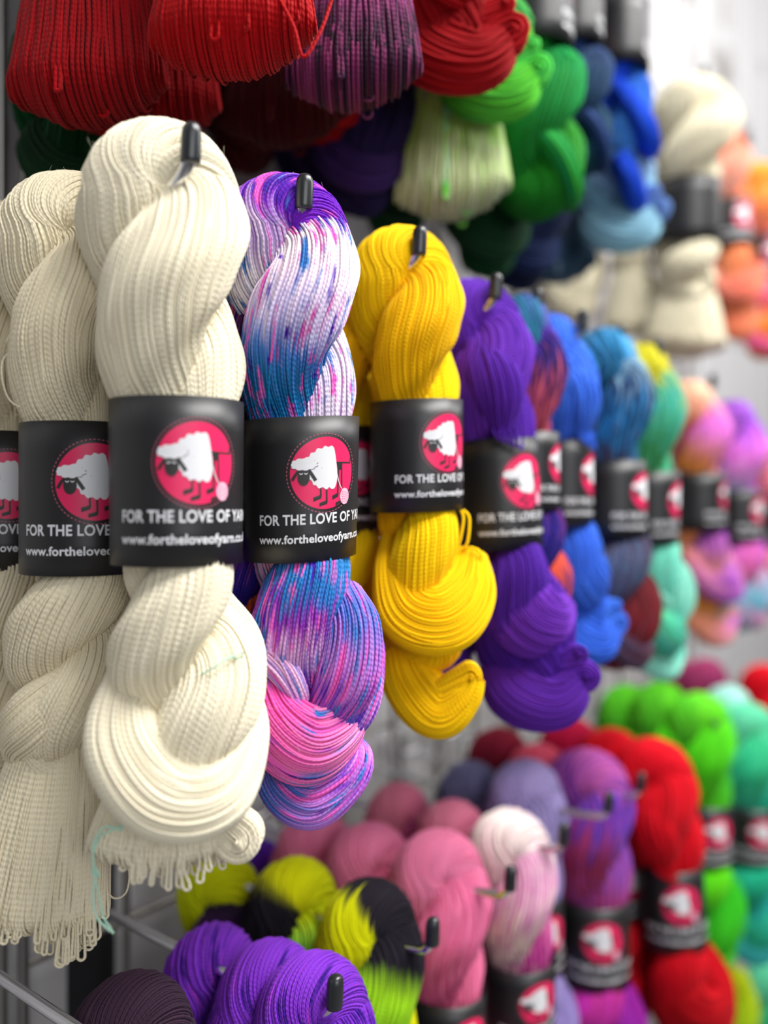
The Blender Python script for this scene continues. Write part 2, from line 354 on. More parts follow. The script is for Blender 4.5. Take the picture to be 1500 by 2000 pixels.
# ------------------------------------------------------------------ paper label band
M_paper = plain('black_card', (0.0135, 0.0135, 0.015, 1), 0.42, spec=0.55)
M_wht = plain('white_print', (0.80, 0.80, 0.83, 1), 0.5)
M_pink = plain('pink_print', lin('e8205f'), 0.45)
M_blk = plain('black_print', (0.022, 0.02, 0.021, 1), 0.5)
M_dash = plain('dash_print', lin('c06078'), 0.5)
M_ball = plain('pale_pink_print', lin('f4b4cd'), 0.5)
M_tag = plain('white_tag_card', (0.78, 0.78, 0.80, 1), 0.55)
_font = {}
def text_mesh(txt, bold):
    if txt in _font: return _font[txt]
    c = bpy.data.curves.new('t', 'FONT'); c.body = txt; c.size = 1.0; c.offset = bold; c.resolution_u = 4; c.space_character = 1.04
    o = bpy.data.objects.new('t', c); SC.collection.objects.link(o); bpy.context.view_layer.update()
    me = bpy.data.meshes.new_from_object(o.evaluated_get(bpy.context.evaluated_depsgraph_get()))
    V = np.zeros(len(me.vertices) * 3); me.vertices.foreach_get('co', V); V = V.reshape(-1, 3)
    fs = [tuple(p.vertices) for p in me.polygons]
    bpy.data.objects.remove(o); bpy.data.curves.remove(c); bpy.data.meshes.remove(me)
    V[:, 0] -= (V[:, 0].min() + V[:, 0].max()) / 2
    _font[txt] = (V, fs); return _font[txt]
def star(poly, rings=5):
    poly = np.array(poly, float); c = poly.mean(0)
    return poly, c, rings
def blob(cx, cy, rx, ry, bumps=0, amp=0.0, n=48, a0=0.0, a1=2 * PI):
    a = np.linspace(0, 2 * PI, n, endpoint=False)
    k = 1 + (amp * np.abs(np.sin(a * bumps / 2)) if bumps else 0)
    return np.stack([cx + rx * k * np.cos(a), cy + ry * k * np.sin(a)], 1)
def band_parts(parent, S, cx, cy, hw, hh, depth_ratio=1.0, face=-0.36, taper=0.02, care=False, tilt=0.0, ox=0, oy=0, name_seed=0):
    """black wrap with logo and lettering; cx, cy, hw, hh in skein units"""
    R = hw * S; H = hh * S; ctr = (cx - ox) * RT * S + (oy - cy) * UP * S
    def bend(x, z, lift):
        th = x / R + face; k = 1 - taper * z / H
        zz = z + tilt * R * np.sin(th)
        return np.stack([ctr[0] + (R * k + lift) * np.sin(th), ctr[1] - (R * k * depth_ratio + lift) * np.cos(th), ctr[2] + zz + 0 * th], -1)
    mb = MB(); na, nz = 72, 6; c = 0.00035
    th = np.linspace(-PI - 0.25, PI + 0.0, na) * R; z = np.linspace(-H, H, nz)
    X, Z = np.meshgrid(th, z, indexing='ij')
    lap = np.where(th < -PI * R + 0.35 * R, 0.0007, 0.0)[:, None]
    out = bend(X, Z, lap + 0 * X); inn = bend(X, Z, lap - c + 0 * X)
    V = np.concatenate([out.reshape(-1, 3), inn.reshape(-1, 3)]); I = np.arange(na * nz).reshape(na, nz); K = I + na * nz
    Q = [np.stack([I[:-1, :-1], I[1:, :-1], I[1:, 1:], I[:-1, 1:]], -1).reshape(-1, 4),
         np.stack([K[:-1, :-1], K[:-1, 1:], K[1:, 1:], K[1:, :-1]], -1).reshape(-1, 4),
         np.stack([I[:-1, 0], K[:-1, 0], K[1:, 0], I[1:, 0]], -1), np.stack([I[:-1, -1], I[1:, -1], K[1:, -1], K[:-1, -1]], -1),
         np.stack([I[0, :-1], I[0, 1:], K[0, 1:], K[0, :-1]], -1), np.stack([I[-1, :-1], K[-1, :-1], K[-1, 1:], I[-1, 1:]], -1)]
    mb.add(V, np.concatenate(Q))
    band = link('label_band', mb.mesh('label_band', [M_paper]), parent)
    # logo ------------------------------------------------------
    L = MB(); r0 = 0.60 * R * 1.0; zc = 0.215 * H
    def fill(poly, mi, layer, rings=5, clip=True):
        P = np.array(poly, float)
        if clip:
            d = np.linalg.norm(P, axis=1); k = np.minimum(1, 0.995 / np.maximum(d, 1e-6)); P = P * k[:, None]
        c0 = P.mean(0); n = len(P); f = np.linspace(0.02, 1, rings)
        G = c0 + f[:, None, None] * (P - c0)
        V = bend(G[..., 0] * r0, G[..., 1] * r0 + zc, 0.00008 + 0.00007 * layer + 0 * G[..., 0])
        I = np.arange(rings * n).reshape(rings, n); J = np.roll(I, -1, 1)
        L.add(V, np.stack([I[:-1], I[1:], J[1:], J[:-1]], -1), None, None, mi)
    def stroke(pts, wd, mi, layer, clip=False):
        P = catmull(pts, 14) if len(pts) > 2 else np.array([np.array(pts[0]) + (np.array(pts[1]) - np.array(pts[0])) * f for f in np.linspace(0, 1, 6)])
        T = np.gradient(P, axis=0); T /= np.linalg.norm(T, axis=1, keepdims=True) + 1e-9; nn = np.stack([-T[:, 1], T[:, 0]], 1)
        a, b = P + nn * wd / 2, P - nn * wd / 2; G = np.stack([a, b], 1)
        V = bend(G[..., 0] * r0, G[..., 1] * r0 + zc, 0.00008 + 0.00007 * layer + 0 * G[..., 0])
        I = np.arange(len(P) * 2).reshape(-1, 2); L.add(V, np.stack([I[:-1, 0], I[:-1, 1], I[1:, 1], I[1:, 0]], -1), None, None, mi)
    fill(blob(0, 0, 1, 1, n=64), 0, 0, 9)
    for i in range(64):
        a = i * 2 * PI / 64; b = a + 0.055
        stroke([(1.085 * math.cos(a), 1.085 * math.sin(a)), (1.085 * math.cos(b), 1.085 * math.sin(b))], 0.022, 3, 1)
    # far bench-like hind legs
    stroke([(0.33, 0.27), (0.82, 0.25)], 0.045, 2, 1); fill([(0.78, 0.235), (0.88, 0.30), (0.9, 0.44), (0.99, 0.48), (0.985, 0.36), (0.91, 0.22)], 2, 1, 3)
    fill([(0.34, 0.27), (0.56, 0.27), (0.55, 0.06), (0.40, 0.06)], 2, 1, 3)
    stroke([(0.41, 0.1), (0.40, -0.62)], 0.05, 2, 1); fill([(0.43, -0.56), (0.42, -0.68), (0.22, -0.76), (0.21, -0.64)], 2, 1, 3)
    stroke([(0.53, 0.1), (0.56, -0.84)], 0.05, 2, 1); fill([(0.60, -0.78), (0.62, -0.9), (0.34, -0.96), (0.33, -0.84), (0.44, -0.80)], 2, 1, 3)
    stroke([(-0.15, -0.35), (-0.14, -0.66)], 0.05, 2, 1); fill([(-0.11, -0.58), (-0.13, -0.70), (-0.35, -0.78), (-0.36, -0.66)], 2, 1, 3)
    stroke([(0.03, -0.35), (0.04, -0.82)], 0.05, 2, 1); fill([(0.07, -0.74), (0.05, -0.86), (-0.18, -0.92), (-0.18, -0.82)], 2, 1, 3)
    body = [(-0.62, 0.33), (-0.58, 0.44), (-0.48, 0.46), (-0.43, 0.56), (-0.32, 0.58), (-0.25, 0.68), (-0.12, 0.67), (-0.04, 0.74), (0.07, 0.71), (0.16, 0.74), (0.24, 0.68), (0.29, 0.5), (0.34, 0.2), (0.37, -0.08),
            (0.34, -0.30), (0.27, -0.44), (0.17, -0.45), (0.11, -0.40), (0.02, -0.46), (-0.09, -0.39), (-0.2, -0.42), (-0.28, -0.33), (-0.36, -0.31), (-0.40, -0.2), (-0.52, -0.1), (-0.6, 0.1)]
    fill(catmull(body + [body[0]], 90)[:-1], 1, 2, 7)
    fill(blob(-0.60, 0.245, 0.335, 0.15, 11, 0.16, 66), 4, 2.6, 4, True)
    fill(blob(-0.61, 0.26, 0.335, 0.15, 11, 0.16, 66), 1, 3, 4, True)
    fill(blob(-0.62, -0.10, 0.165, 0.225, n=30), 2, 2.8, 3)
    fill(blob(-0.62, 0.02, 0.14, 0.12, n=24), 2, 2.8, 3)
    stroke([(-0.75, 0.08), (-0.84, -0.02), (-0.93, -0.17)], 0.085, 2, 2.7); stroke([(-0.49, 0.10), (-0.38, -0.06), (-0.29, -0.2)], 0.095, 2, 3.2)
    for ex in (-0.69, -0.56): stroke([(ex - .045, .02), (ex, -.012), (ex + .045, .02)], 0.022, 1, 3.6)
    stroke([(0.36, -0.05), (0.44, -0.3), (0.56, -0.5)], 0.022, 1, 3)
    fill(blob(0.66, -0.68, 0.175, 0.22, 9, 0.06, 40), 5, 3.4, 4, False)
    for k in range(5): stroke([(0.54, -0.55 - .07 * k), (0.66, -0.56 - .065 * k), (0.79, -0.62 - .055 * k)], 0.014, 0, 3.8)
    for k in range(3): stroke([(0.58 + .06 * k, -0.5), (0.63 + .05 * k, -0.68), (0.60 + .06 * k, -0.86)], 0.012, 1, 3.9)
    tag(link('logo', L.mesh('logo', [M_pink, M_wht, M_blk, M_dash, M_blk, M_ball]), band), 'round pink badge with a white sheep')
    # lettering ---------------------------------------------------
    for txt, zz, capx, wd in (('FOR THE LOVE OF YARN', -0.475, 0.138, 2.34), ('www.fortheloveofyarn.co.uk', -0.73, 0.112, 2.38)):
        V, fs = text_mesh(txt, 0.024)
        x = V[:, 0] * (wd * R / (V[:, 0].max() - V[:, 0].min())); zf = V[:, 1] * (capx * H / 0.70) + zz * H
        me = bpy.data.meshes.new('lettering'); me.from_pydata([tuple(q) for q in bend(x, zf, 0.00012 + 0 * x)], [], fs); me.materials.append(M_wht)
        tag(link('lettering', me, band), 'white line of printed lettering')
    if care:
        c = MB(); X, Z = np.meshgrid(np.linspace(-1.85, -1.35, 8) * R, np.linspace(-.85, .85, 3) * H, indexing='ij')
        V = bend(X, Z, 0.0003 + 0 * X); I = np.arange(24).reshape(8, 3)
        c.add(V, np.stack([I[:-1, :-1], I[1:, :-1], I[1:, 1:], I[:-1, 1:]], -1)); tag(link('care_panel', c.mesh('care_panel', [M_tag]), band), 'plain white care panel')
    return band

# ------------------------------------------------------------------ skein prototypes
S0 = 0.365 / F
BANDK = [(790, 346, 36, 76, 1.0, -220), (860, 347, 33, 72, 1.0, -234), (1072, 348, 33, 71, 1.0, -258), (1116, 350, 46, 76, 1.0, -272)]
base_keys = [(388, 316, 58, 92, 1.0, -34), (440, 316, 68, 100, 1.0, -60), (560, 322, 72, 104, 1.0, -128), (700, 342, 54, 92, 1.0, -188)] + BANDK
PROTO = {}
def finish(name, sk, band=None, extra=None):
    root = bpy.data.objects.new('yarn_skein', None); SC.collection.objects.link(root); root.empty_display_size = 0.02
    me = sk.mb.mesh('twisted_yarn', [YM['cream']]); o = link('twisted_yarn', me, root)
    if band: band_parts(root, sk.S, ox=sk.ox, oy=sk.oy, **band)
    if extra: extra(sk, root)
    V = np.concatenate(sk.mb.v); 
    if LO: name += 'f'
    PROTO[name] = dict(root=root, top=V[:, 2].max(), bot=V[:, 2].min(), used=False)
    return PROTO[name]

yarn('cream', 'f2e9d0', var=.03)
# A: the big white skein: knot, skirt of loops, poking curl
def proto_a():
    s = Skein(S0, 316, 345, 1)
    s.rope(base_keys + [(1190, 354, 56, 78, 1, -322), (1280, 366, 68, 82, 1, -385), (1370, 368, 66, 86, 1, -445), (1450, 362, 40, 80, 1, -490)], n=120, sr=2.72)
    s.bundle([(286, 1262, -40, 34, 30), (262, 1330, 20, 50, 40), (276, 1424, 88, 80, 50), (350, 1506, 104, 90, 54), (436, 1512, 80, 76, 50), (484, 1440, 10, 44, 40), (480, 1380, -40, 28, 30)], n=96, twist=.35, u=(.72, .80))
    s.bundle([(240, 1330, 30, 30, 26), (262, 1400, 90, 40, 26), (330, 1486, 134, 46, 24), (410, 1520, 124, 36, 22), (470, 1500, 60, 20, 18)], n=56, twist=.2, u=(.8, .86))
    s.hem((330, 1490, 10), (318, 1676, 20), n=100, w0=(84, 50), w1=(140, 60), drop=40, jag=9, u=(.9, 1))
    s.fringe((335, 1500, 20), (340, 1700, 30), n=44, w0=(60, 40), w1=(100, 56), drop=22, uturn=4, body=False, sr=3.0)
    s.curl((350, 1510, 20), (508, 1650, 40), 46, rows=8, deep=7, depth=30)
    s.stray([(300, 1300, 60), (288, 1330, 90), (305, 1345, 95), (280, 1372, 96), (296, 1385, 96)], u=.1)
    def extra(sk, root):
        mb = MB(); m2 = MB(); mat = yarn('mint_thread', 'bfe8d2', var=.02)
        sk.stray([(412, 1300, 86), (440, 1284, 96), (470, 1266, 80), (484, 1262, 60), (482, 1276, 55), (466, 1270, 70)], 1.9, 0, 40, m2)
        sk.stray([(272, 1578, 92), (240, 1590, 96), (222, 1606, 90), (212, 1640, 88), (218, 1668, 90), (212, 1706, 90), (220, 1750, 90), (246, 1776, 92)], 2.2, 0, 60, mb)
        sk.stray([(262, 1566, 92), (268, 1584, 96), (236, 1580, 96), (216, 1610, 94), (214, 1660, 92), (222, 1700, 90), (232, 1748, 90), (252, 1778, 94)], 2.2, 0, 60, mb)
        sk.stray([(214, 1655, 92), (224, 1664, 96), (222, 1674, 92), (212, 1668, 90), (216, 1655, 95)], 2.4, 0, 20, mb)
        tag(link('tie_thread', mb.mesh('tie_thread', [mat]), root), 'pale mint green tie thread with a knot')
        tag(link('tie_thread', m2.mesh('tie_thread', [mat]), root), 'short pale mint green thread at the crossing')
    if not LO: s.fuzz(1500)
    finish('A', s, dict(cx=347, cy=940, hw=128, hh=157, face=-0.36, taper=-0.012), extra)
# B: long loose loops at the bottom
def proto_b():
    s = Skein(S0, 316, 345, 2)
    s.rope(base_keys + [(1180, 340, 60, 82, 1, -340), (1280, 330, 70, 84, 1, -412), (1380, 324, 66, 80, 1, -490), (1450, 320, 44, 70, 1, -530)], n=114, sr=2.7)
    s.bundle([(380, 1290, -20, 40, 34), (350, 1330, 60, 56, 40), (290, 1390, 92, 72, 44), (240, 1440, 60, 62, 44), (226, 1500, 0, 40, 34)], n=70, twist=.4, u=(.70, .78))
    s.hem((320, 1380, 40), (262, 1828, 60), n=104, w0=(62, 44), w1=(156, 70), drop=34, jag=9, u=(.1, .3), sr=3.0)
    s.fringe((330, 1400, 44), (286, 1842, 70), n=64, w0=(50, 44), w1=(122, 64), drop=30, uturn=4.5, body=False, sr=3.0)
    s.fringe((350, 1420, 50), (336, 1884, 76), n=34, w0=(20, 20), w1=(50, 34), drop=24, uturn=6, body=False, sr=3.0)
    s.stray([(400, 1700, 60), (440, 1690, 66), (462, 1715, 66), (456, 1760, 66), (430, 1772, 66), (402, 1744, 60)], 2.0)
    s.stray([(240, 640, 70), (226, 622, 104), (244, 600, 110), (262, 618, 105), (236, 640, 108), (216, 660, 104), (214, 700, 100), (226, 740, 90), (262, 760, 80)], 2.1)
    s.stray([(120, 1760, 60), (140, 1800, 66), (180, 1815, 66), (230, 1800, 60)], 2.0)
    if not LO: s.fuzz(1000)
    finish('B', s, dict(cx=347, cy=940, hw=132, hh=157, face=-0.40, taper=0.0))
# C: variegated: bulge to the right, sweeping knot, small tail
def proto_c():
    s = Skein(S0, 316, 345, 3, 1.0, 1.10)
    k = [(388, 316, 58, 90, 1.0, -34), (440, 320, 66, 97, 1.0, -60), (560, 330, 72, 104, 1.0, -124), (700, 345, 54, 88, 1.0, -186), ] + BANDK
    s.rope(k + [(1190, 364, 58, 86, 1, -330), (1290, 384, 70, 92, 1, -375), (1400, 388, 60, 88, 1, -430), (1440, 376, 42, 76, 1, -455)], n=92, sr=3.1, kap=1.25)
    s.bundle([(440, 1180, 10, 44, 40), (468, 1250, 60, 62, 50), (456, 1345, 78, 70, 52), (410, 1420, 50, 52, 40), (370, 1450, 0, 30, 30)], n=64, sr=3.1, twist=.3, u=(.89, .99))
    s.bundle([(236, 1290, -20, 34, 30), (262, 1340, 60, 46, 40), (300, 1420, 100, 72, 50), (372, 1470, 108, 84, 52), (440, 1450, 60, 66, 46), (470, 1400, 0, 40, 36)], n=84, sr=3.1, twist=.3, u=(.75, .84))
    s.bundle([(218, 1240, 20, 22, 20), (262, 1276, 90, 30, 24), (320, 1320, 110, 32, 24), (352, 1372, 100, 22, 18), (352, 1400, 80, 12, 12)], n=34, sr=3.1, twist=.4, u=(.85, .88))
    s.bundle([(300, 1500, -10, 40, 34), (320, 1560, 40, 62, 44), (380, 1590, 60, 66, 44), (448, 1560, 50, 48, 40), (480, 1520, 30, 34, 30), (470, 1490, 0, 16, 16)], n=72, sr=3.1, twist=.2, u=(.885, .99))
    s.stray([(500, 1310, 20), (526, 1318, 24), (530, 1340, 24), (512, 1352, 20)], 2.8, .55)
    if not LO: s.fuzz(700)
    finish('C', s, dict(cx=350, cy=952, hw=130, hh=156, face=-0.38, taper=-0.03, tilt=0.07))
# D: yellow: big horizontal wrap and a horn curling out at the right
def proto_d():
    s = Skein(S0, 316, 345, 4, .86, 1.27)
    k = [(388, 312, 58, 92, 1.0, -34), (440, 314, 68, 99, 1.0, -60), (560, 326, 72, 104, 1.0, -120), (700, 344, 52, 88, 1.0, -180), ] + BANDK
    s.rope(k + [(1190, 372, 56, 88, 1, -332), (1290, 382, 56, 84, 1, -375), (1370, 380, 38, 66, 1, -420)], n=92, sr=2.9)
    s.bundle([(290, 1150, -20, 36, 30), (286, 1230, 50, 60, 44), (330, 1300, 96, 104, 56), (410, 1310, 100, 116, 58), (476, 1262, 60, 90, 50), (500, 1190, 0, 44, 40)], n=104, sr=2.9, twist=.25, u=(.72, .82))
    s.bundle([(300, 1400, 0, 50, 40), (336, 1470, 40, 76, 48), (408, 1522, 60, 78, 48), (474, 1490, 70, 52, 40), (506, 1448, 76, 28, 26)], n=80, sr=2.9, twist=.3, u=(.86, .94))
    s.curl((400, 1480, 66), (522, 1440, 84), 34, rows=6, deep=6, sr=2.9, depth=24)
    s.stray([(470, 1090, 30), (478, 1110, 40), (470, 1150, 46), (462, 1172, 46)], 4); s.stray([(478, 1090, 30), (494, 1110, 40), (488, 1160, 50), (470, 1180, 46)], 4)
    s.stray([(476, 1180, 40), (500, 1172, 56), (522, 1186, 58), (520, 1210, 54), (500, 1214, 50)], 3.4)
    finish('D', s, dict(cx=349, cy=938, hw=131, hh=152, face=-0.22, taper=0.0, tilt=0.05))
# E: purple: two fat balls, rosette of loops at the tip
def proto_e():
    s = Skein(S0, 316, 345, 5, .80, .95)
    k = [(388, 302, 58, 94, 1.0, -34), (440, 306, 68, 99, 1.0, -64), (560, 322, 72, 104, 1.0, -132), (700, 342, 52, 92, 1.0, -190), ] + BANDK
    s.rope(k + [(1180, 386, 60, 96, 1, -325), (1300, 404, 64, 104, 1, -375), (1420, 410, 46, 92, 1, -430)], n=84, sr=3.1)
    s.bundle([(320, 1120, -10, 40, 36), (352, 1200, 70, 84, 50), (400, 1290, 100, 110, 56), (470, 1320, 70, 90, 50), (520, 1290, 0, 50, 40)], n=88, sr=3.1, twist=.3, u=(.7, .8))
    s.bundle([(330, 1420, 0, 60, 46), (380, 1500, 50, 104, 60), (470, 1530, 70, 96, 58), (540, 1490, 70, 56, 48)], n=88, sr=3.1, twist=.3, u=(.84, .92))
    s.curl((470, 1500, 70), (598, 1462, 90), 50, rows=5, deep=4, sr=4, depth=30); s.curl((450, 1440, 76), (560, 1400, 100), 30, rows=3, deep=3, sr=4, depth=20)
    s.bundle([(300, 430, 90, 30, 20), (330, 540, 140, 66, 34), (350, 640, 136, 70, 34), (356, 740, 110, 36, 22), (366, 800, 90, 20, 16)], n=50, sr=3.6, twist=.2, u=(.3, .35))
    for i in range(5): s.stray([(340 + 12 * i, 700, 110), (330 + 16 * i, 760 + 8 * i, 136), (352 + 14 * i, 790 + 6 * i, 132), (366 + 12 * i, 740, 120)], 3.6)
    finish('E', s, dict(cx=349, cy=938, hw=126, hh=156, face=-0.30, taper=0.0))
# G: bell of straight strands at the bottom (top row)
def proto_g():
    s = Skein(S0, 316, 345, 6)
    s.rope(base_keys + [(1200, 352, 54, 86, 1, -345), (1290, 350, 40, 70, 1, -400)], n=90, sr=2.9)
    s.hem((350, 1180, 20), (346, 1640, 30), n=112, w0=(66, 50), w1=(160, 100), drop=66, jag=5, sr=3.1, skew=-14, u=(.8, 1))
    s.fringe((356, 1190, 40), (360, 1640, 60), n=8, w0=(50, 46), w1=(120, 76), drop=60, uturn=7, sr=3.1, body=False)
    if not LO: s.stray([(420, 1500, 100), (470, 1600, 120), (490, 1660, 120), (520, 1610, 110), (540, 1540, 90)], 3.4)
    finish('G', s, dict(cx=347, cy=940, hw=126, hh=157, face=-0.36, taper=0.0, care=True))
# H: plain closed twist with round bottom
def proto_h():
    s = Skein(S0, 316, 345, 7)
    s.rope(base_keys + [(1190, 352, 66, 100, 1, -335), (1300, 350, 74, 108, 1, -400), (1420, 348, 70, 104, 1, -470), (1500, 348, 52, 90, 1, -510)], n=84, sr=3.1)
    s.bundle([(270, 1380, 0, 30, 30), (280, 1450, 70, 70, 44), (350, 1520, 100, 92, 50), (420, 1490, 60, 70, 44), (440, 1420, 0, 36, 30)], n=70, sr=3.1, twist=.3, u=(.8, .88))
    finish('H', s, dict(cx=347, cy=940, hw=126, hh=157, face=-0.42, taper=0.0))
proto_a(); proto_b(); proto_c(); proto_d(); proto_e(); proto_g(); proto_h()
LO = True
proto_c(); proto_d(); proto_e(); proto_g(); proto_h()
LO = False

def copy_tree(o, parent=None):
    c = o.copy(); SC.collection.objects.link(c)
    if parent: c.parent = parent
    for ch in list(o.children): copy_tree(ch, c)
    return c
COUNT = []
def skein(kind, px, d, top, bot, mat, label, group=None, rz=0.0, wide=1.0, lean=0.0, tilt=0.0):
    """hangs a skein: px column of its middle, d distance from the camera plane, top and bottom rows"""
    P = PROTO[kind]; fresh = not P['used']; P['used'] = True
    r = P['root'] if fresh else copy_tree(P['root'])
    k = (bot - top) * d / F / (P['top'] - P['bot'])
    loc = W(px, top, d); loc[2] -= P['top'] * k
    kw = wide * k
    # half the mesh is drawn about x = 316; the band centre sits 31 units to the right
    loc = loc - RT * (31 * S0 * kw)
    r.location = loc
    m = Matrix.Rotation(math.radians(lean), 3, Vector(FW)) @ Matrix.Rotation(math.radians(tilt), 3, Vector(RT)) @ Matrix.Rotation(math.radians(rz), 3, 'Z')
    r.rotation_euler = m.to_euler(); r.scale = (kw, kw, k)
    tag(r, label, 'yarn skein', group)
    for ch in r.children:
        if ch.name.startswith('twisted_yarn'):
            ch.material_slots[0].link = 'OBJECT'; ch.material_slots[0].material = mat
    COUNT.append((loc[0], loc[1], px, label))
    return r

# dye lots
Y = yarn
cream = YM['cream']
cream2 = Y('cream_behind', 'eee3c6', var=.035)
unicorn = Y('unicorn', [(0, '4a20a0'), (.025, 'c030b8'), (.05, '5a2cb0'), (.075, 'e4b0e4'), (.095, '9a20b4'), (.115, '2a70c0'), (.14, '2a86c4'), (.2, '9060c8'), (.28, 'd8c8e0'), (.36, 'ece4ee'), (.435, 'f0eaf2'), (.482, '8a30c0'), (.489, '40149a'), (.52, '7a20c0'), (.553, '4a18a4'), (.562, 'f0ecf0'), (.60, 'f2dcee'), (.63, 'cfc4ec'), (.65, '4a7ccc'), (.68, '1a78b4'), (.74, '1a70b0'), (.76, 'ee3fa4'), (.80, 'f66cb8'), (.835, 'f8a0d0'), (.86, 'e8bce0'), (.885, 'c080dc'), (.91, '3a6cc0'), (.935, 'd080dc'), (.955, '7a3cc0'), (.975, 'e090dc'), (.99, '5a34b0')], streak=.016, var=.10, specks=(('e860c0', .60), ('3a7cc8', .63), ('4a1ca8', .66)))
yellow = Y('yellow', [(0, 'ffce00'), (.3, 'ffdd08'), (.6, 'fcc400'), (.99, 'ffce00')], var=.05)
purple = Y('purple', [(0, '4a1c93'), (.5, '5c24a8'), (.8, '6f2fb0'), (.99, '4a1c93')], var=.14)
teal_navy = Y('teal_navy_coral', [(0, '1c1266'), (.14, '2b1a80'), (.30, 'd45a70'), (.36, '22135c'), (.46, '2c7f9c'), (.54, '5a35a8'), (.60, '22135c'), (.68, 'd2586c'), (.74, 'd8524a'), (.80, '201458'), (.92, 'f2602c'), (.99, '1c1266')])
cornflower = Y('cornflower', [(0, '3465d8'), (.5, '3f73e0'), (.99, '3465d8')])
skynavy = Y('sky_navy_wine', [(0, '6e1c24'), (.12, '4b5c7c'), (.22, '5a1e26'), (.34, '2a8ac0'), (.42, '0f2038'), (.5, '3fa0d8'), (.55, '8fb4cc'), (.6, '16305e'), (.66, '2f86c0'), (.72, '6a2228'), (.80, '4a4a68'), (.88, '5c1e24'), (.99, '6e1c24')])
mint = Y('mint_lime', [(0, '4ab8a4'), (.15, '7cd8c0'), (.3, '42b98a'), (.46, 'd6cc28'), (.55, 'c8c430'), (.6, '48b8a8'), (.68, '4aa860'), (.74, '66d69a'), (.82, '3fb0a0'), (.9, '9ae0cc'), (.99, '4ab8a4')])
sherbet = Y('sherbet', [(0, 'f2a02a'), (.12, '9340b4'), (.22, 'f0a030'), (.32, 'f08ac8'), (.42, 'e06a58'), (.5, 'f4c8a8'), (.56, 'f0a0b0'), (.62, 'd870d8'), (.70, 'f5a020'), (.78, '9a48bc'), (.86, 'f5a72c'), (.94, 'c070cc'), (.99, 'f2a02a')], streak=.03)
candy = Y('candy', [(0, '58b8cc'), (.1, 'e06aa8'), (.22, 'a85ad8'), (.36, 'ee80dc'), (.48, '9a58c8'), (.56, 'b060e0'), (.64, 'f080dc'), (.72, '8ecae0'), (.80, '50b0c8'), (.88, 'ea6a9a'), (.99, '58b8cc')])
rose = Y('rose', [(0, 'e8879a'), (.5, 'f0a0b4'), (.7, 'e06a88'), (.99, 'e8879a')])
red = Y('red', [(0, 'a80008'), (.4, 'c00008'), (.7, '9c0008'), (.99, 'a80008')], var=.12)
deepred = Y('deep_red', [(0, '96040e'), (.5, 'ac0612'), (.99, '96040e')], var=.12)
cherry = Y('cherry', [(0, 'c80018'), (.5, 'dc0820'), (.8, 'b00010'), (.99, 'c80018')], var=.08)
crimson = Y('crimson', [(0, 'b01244'), (.4, 'd0184c'), (.7, 'a50c2c'), (.99, 'b01244')])
mauve = Y('mauve_black', [(0, '7c2f5c'), (.4, 'a8487c'), (.7, '301c30'), (.80, '8c3a70'), (.88, 'b04c88'), (.94, '7c3462'), (.99, '30182c')], streak=.03, specks=(('3a1c38', .60),))
aubergine = Y('aubergine', [(0, '3c2a3c'), (.4, '4c3448'), (.7, '332434'), (.99, '3c2a3c')], var=.16)
brightpurple = Y('bright_purple', [(0, '5218a0'), (.3, '7024b8'), (.5, '8436c8'), (.62, '4f1a9c'), (.8, '6a20b0'), (.99, '5218a0')], streak=.05, var=.16, specks=(('a838c4', .67), ('3c1488', .62)))
bee = Y('bee', [(0, '1c1820'), (.10, '30c860'), (.2, '8fd820'), (.28, 'd6d800'), (.40, 'dedc00'), (.485, 'd9dc00'), (.49, '201a24'), (.58, '1e1a24'), (.60, 'a8e020'), (.68, '84e030'), (.72, '20c070'), (.82, '201a24'), (.99, '1c1820')], streak=.0012, var=.05)
bee2 = Y('bee_flipped', [(0, '1c1820'), (.2, '1e1a22'), (.475, '1e1a22'), (.485, 'dede00'), (.56, 'd0dc08'), (.60, '84e050'), (.68, '40d078'), (.74, '201a24'), (.99, '1c1820')], streak=.0012, var=.05)
bee3 = Y('lime_bee', [(0, '1c1820'), (.2, '40b030'), (.3, '9cc81c'), (.4, 'd0dc10'), (.53, 'd6dc08'), (.545, '201a24'), (.62, '5a2a70'), (.8, '8a9820'), (.99, '1c1820')], streak=.002, var=.05)
pink = Y('pink', [(0, 'e0628f'), (.3, 'ee7aa4'), (.5, 'f088b0'), (.6, 'e4709c'), (.7, 'dc5c8a'), (.99, 'e0628f')], streak=.1, var=.07)
pinkcream = Y('pink_cream', [(0, 'e8b4c0'), (.15, 'f0dcd0'), (.28, 'b82a8c'), (.38, 'e88ab4'), (.48, 'f2e4dc'), (.54, 'eed6da'), (.60, 'e49cc8'), (.66, 'f0e0d0'), (.75, 'b4248c'), (.82, 'e89ab0'), (.9, 'f0dad0'), (.99, 'e8b4c0')], streak=.06)
raspcream = Y('raspberry_cream', [(0, 'c8386c'), (.3, 'e0a8b0'), (.5, 'd87894'), (.6, '9c3070'), (.8, 'd85870'), (.99, 'c8386c')])
lav = Y('lavender', [(0, '8f80b8'), (.4, '9d90c8'), (.5, 'a898cc'), (.7, '50507c'), (.85, '8a7ab4'), (.99, '8f80b8')])
slate = Y('slate', [(0, '4a4a70'), (.4, '2c3050'), (.5, '7a7aa0'), (.7, '3a3860'), (.99, '4a4a70')])
berry = Y('berry', [(0, '7a1c90'), (.1, 'c02ab0'), (.25, 'b83a60'), (.36, '8a50b8'), (.44, '4a1888'), (.52, 'c860a8'), (.57, '5c38b0'), (.63, 'a8304c'), (.70, 'b850a8'), (.76, 'd82aa8'), (.85, '9a1f98'), (.99, '7a1c90')])
coral = Y('coral_pink', [(0, 'e0486c'), (.5, 'ea5a74'), (.8, '8a2a78'), (.99, 'e0486c')])
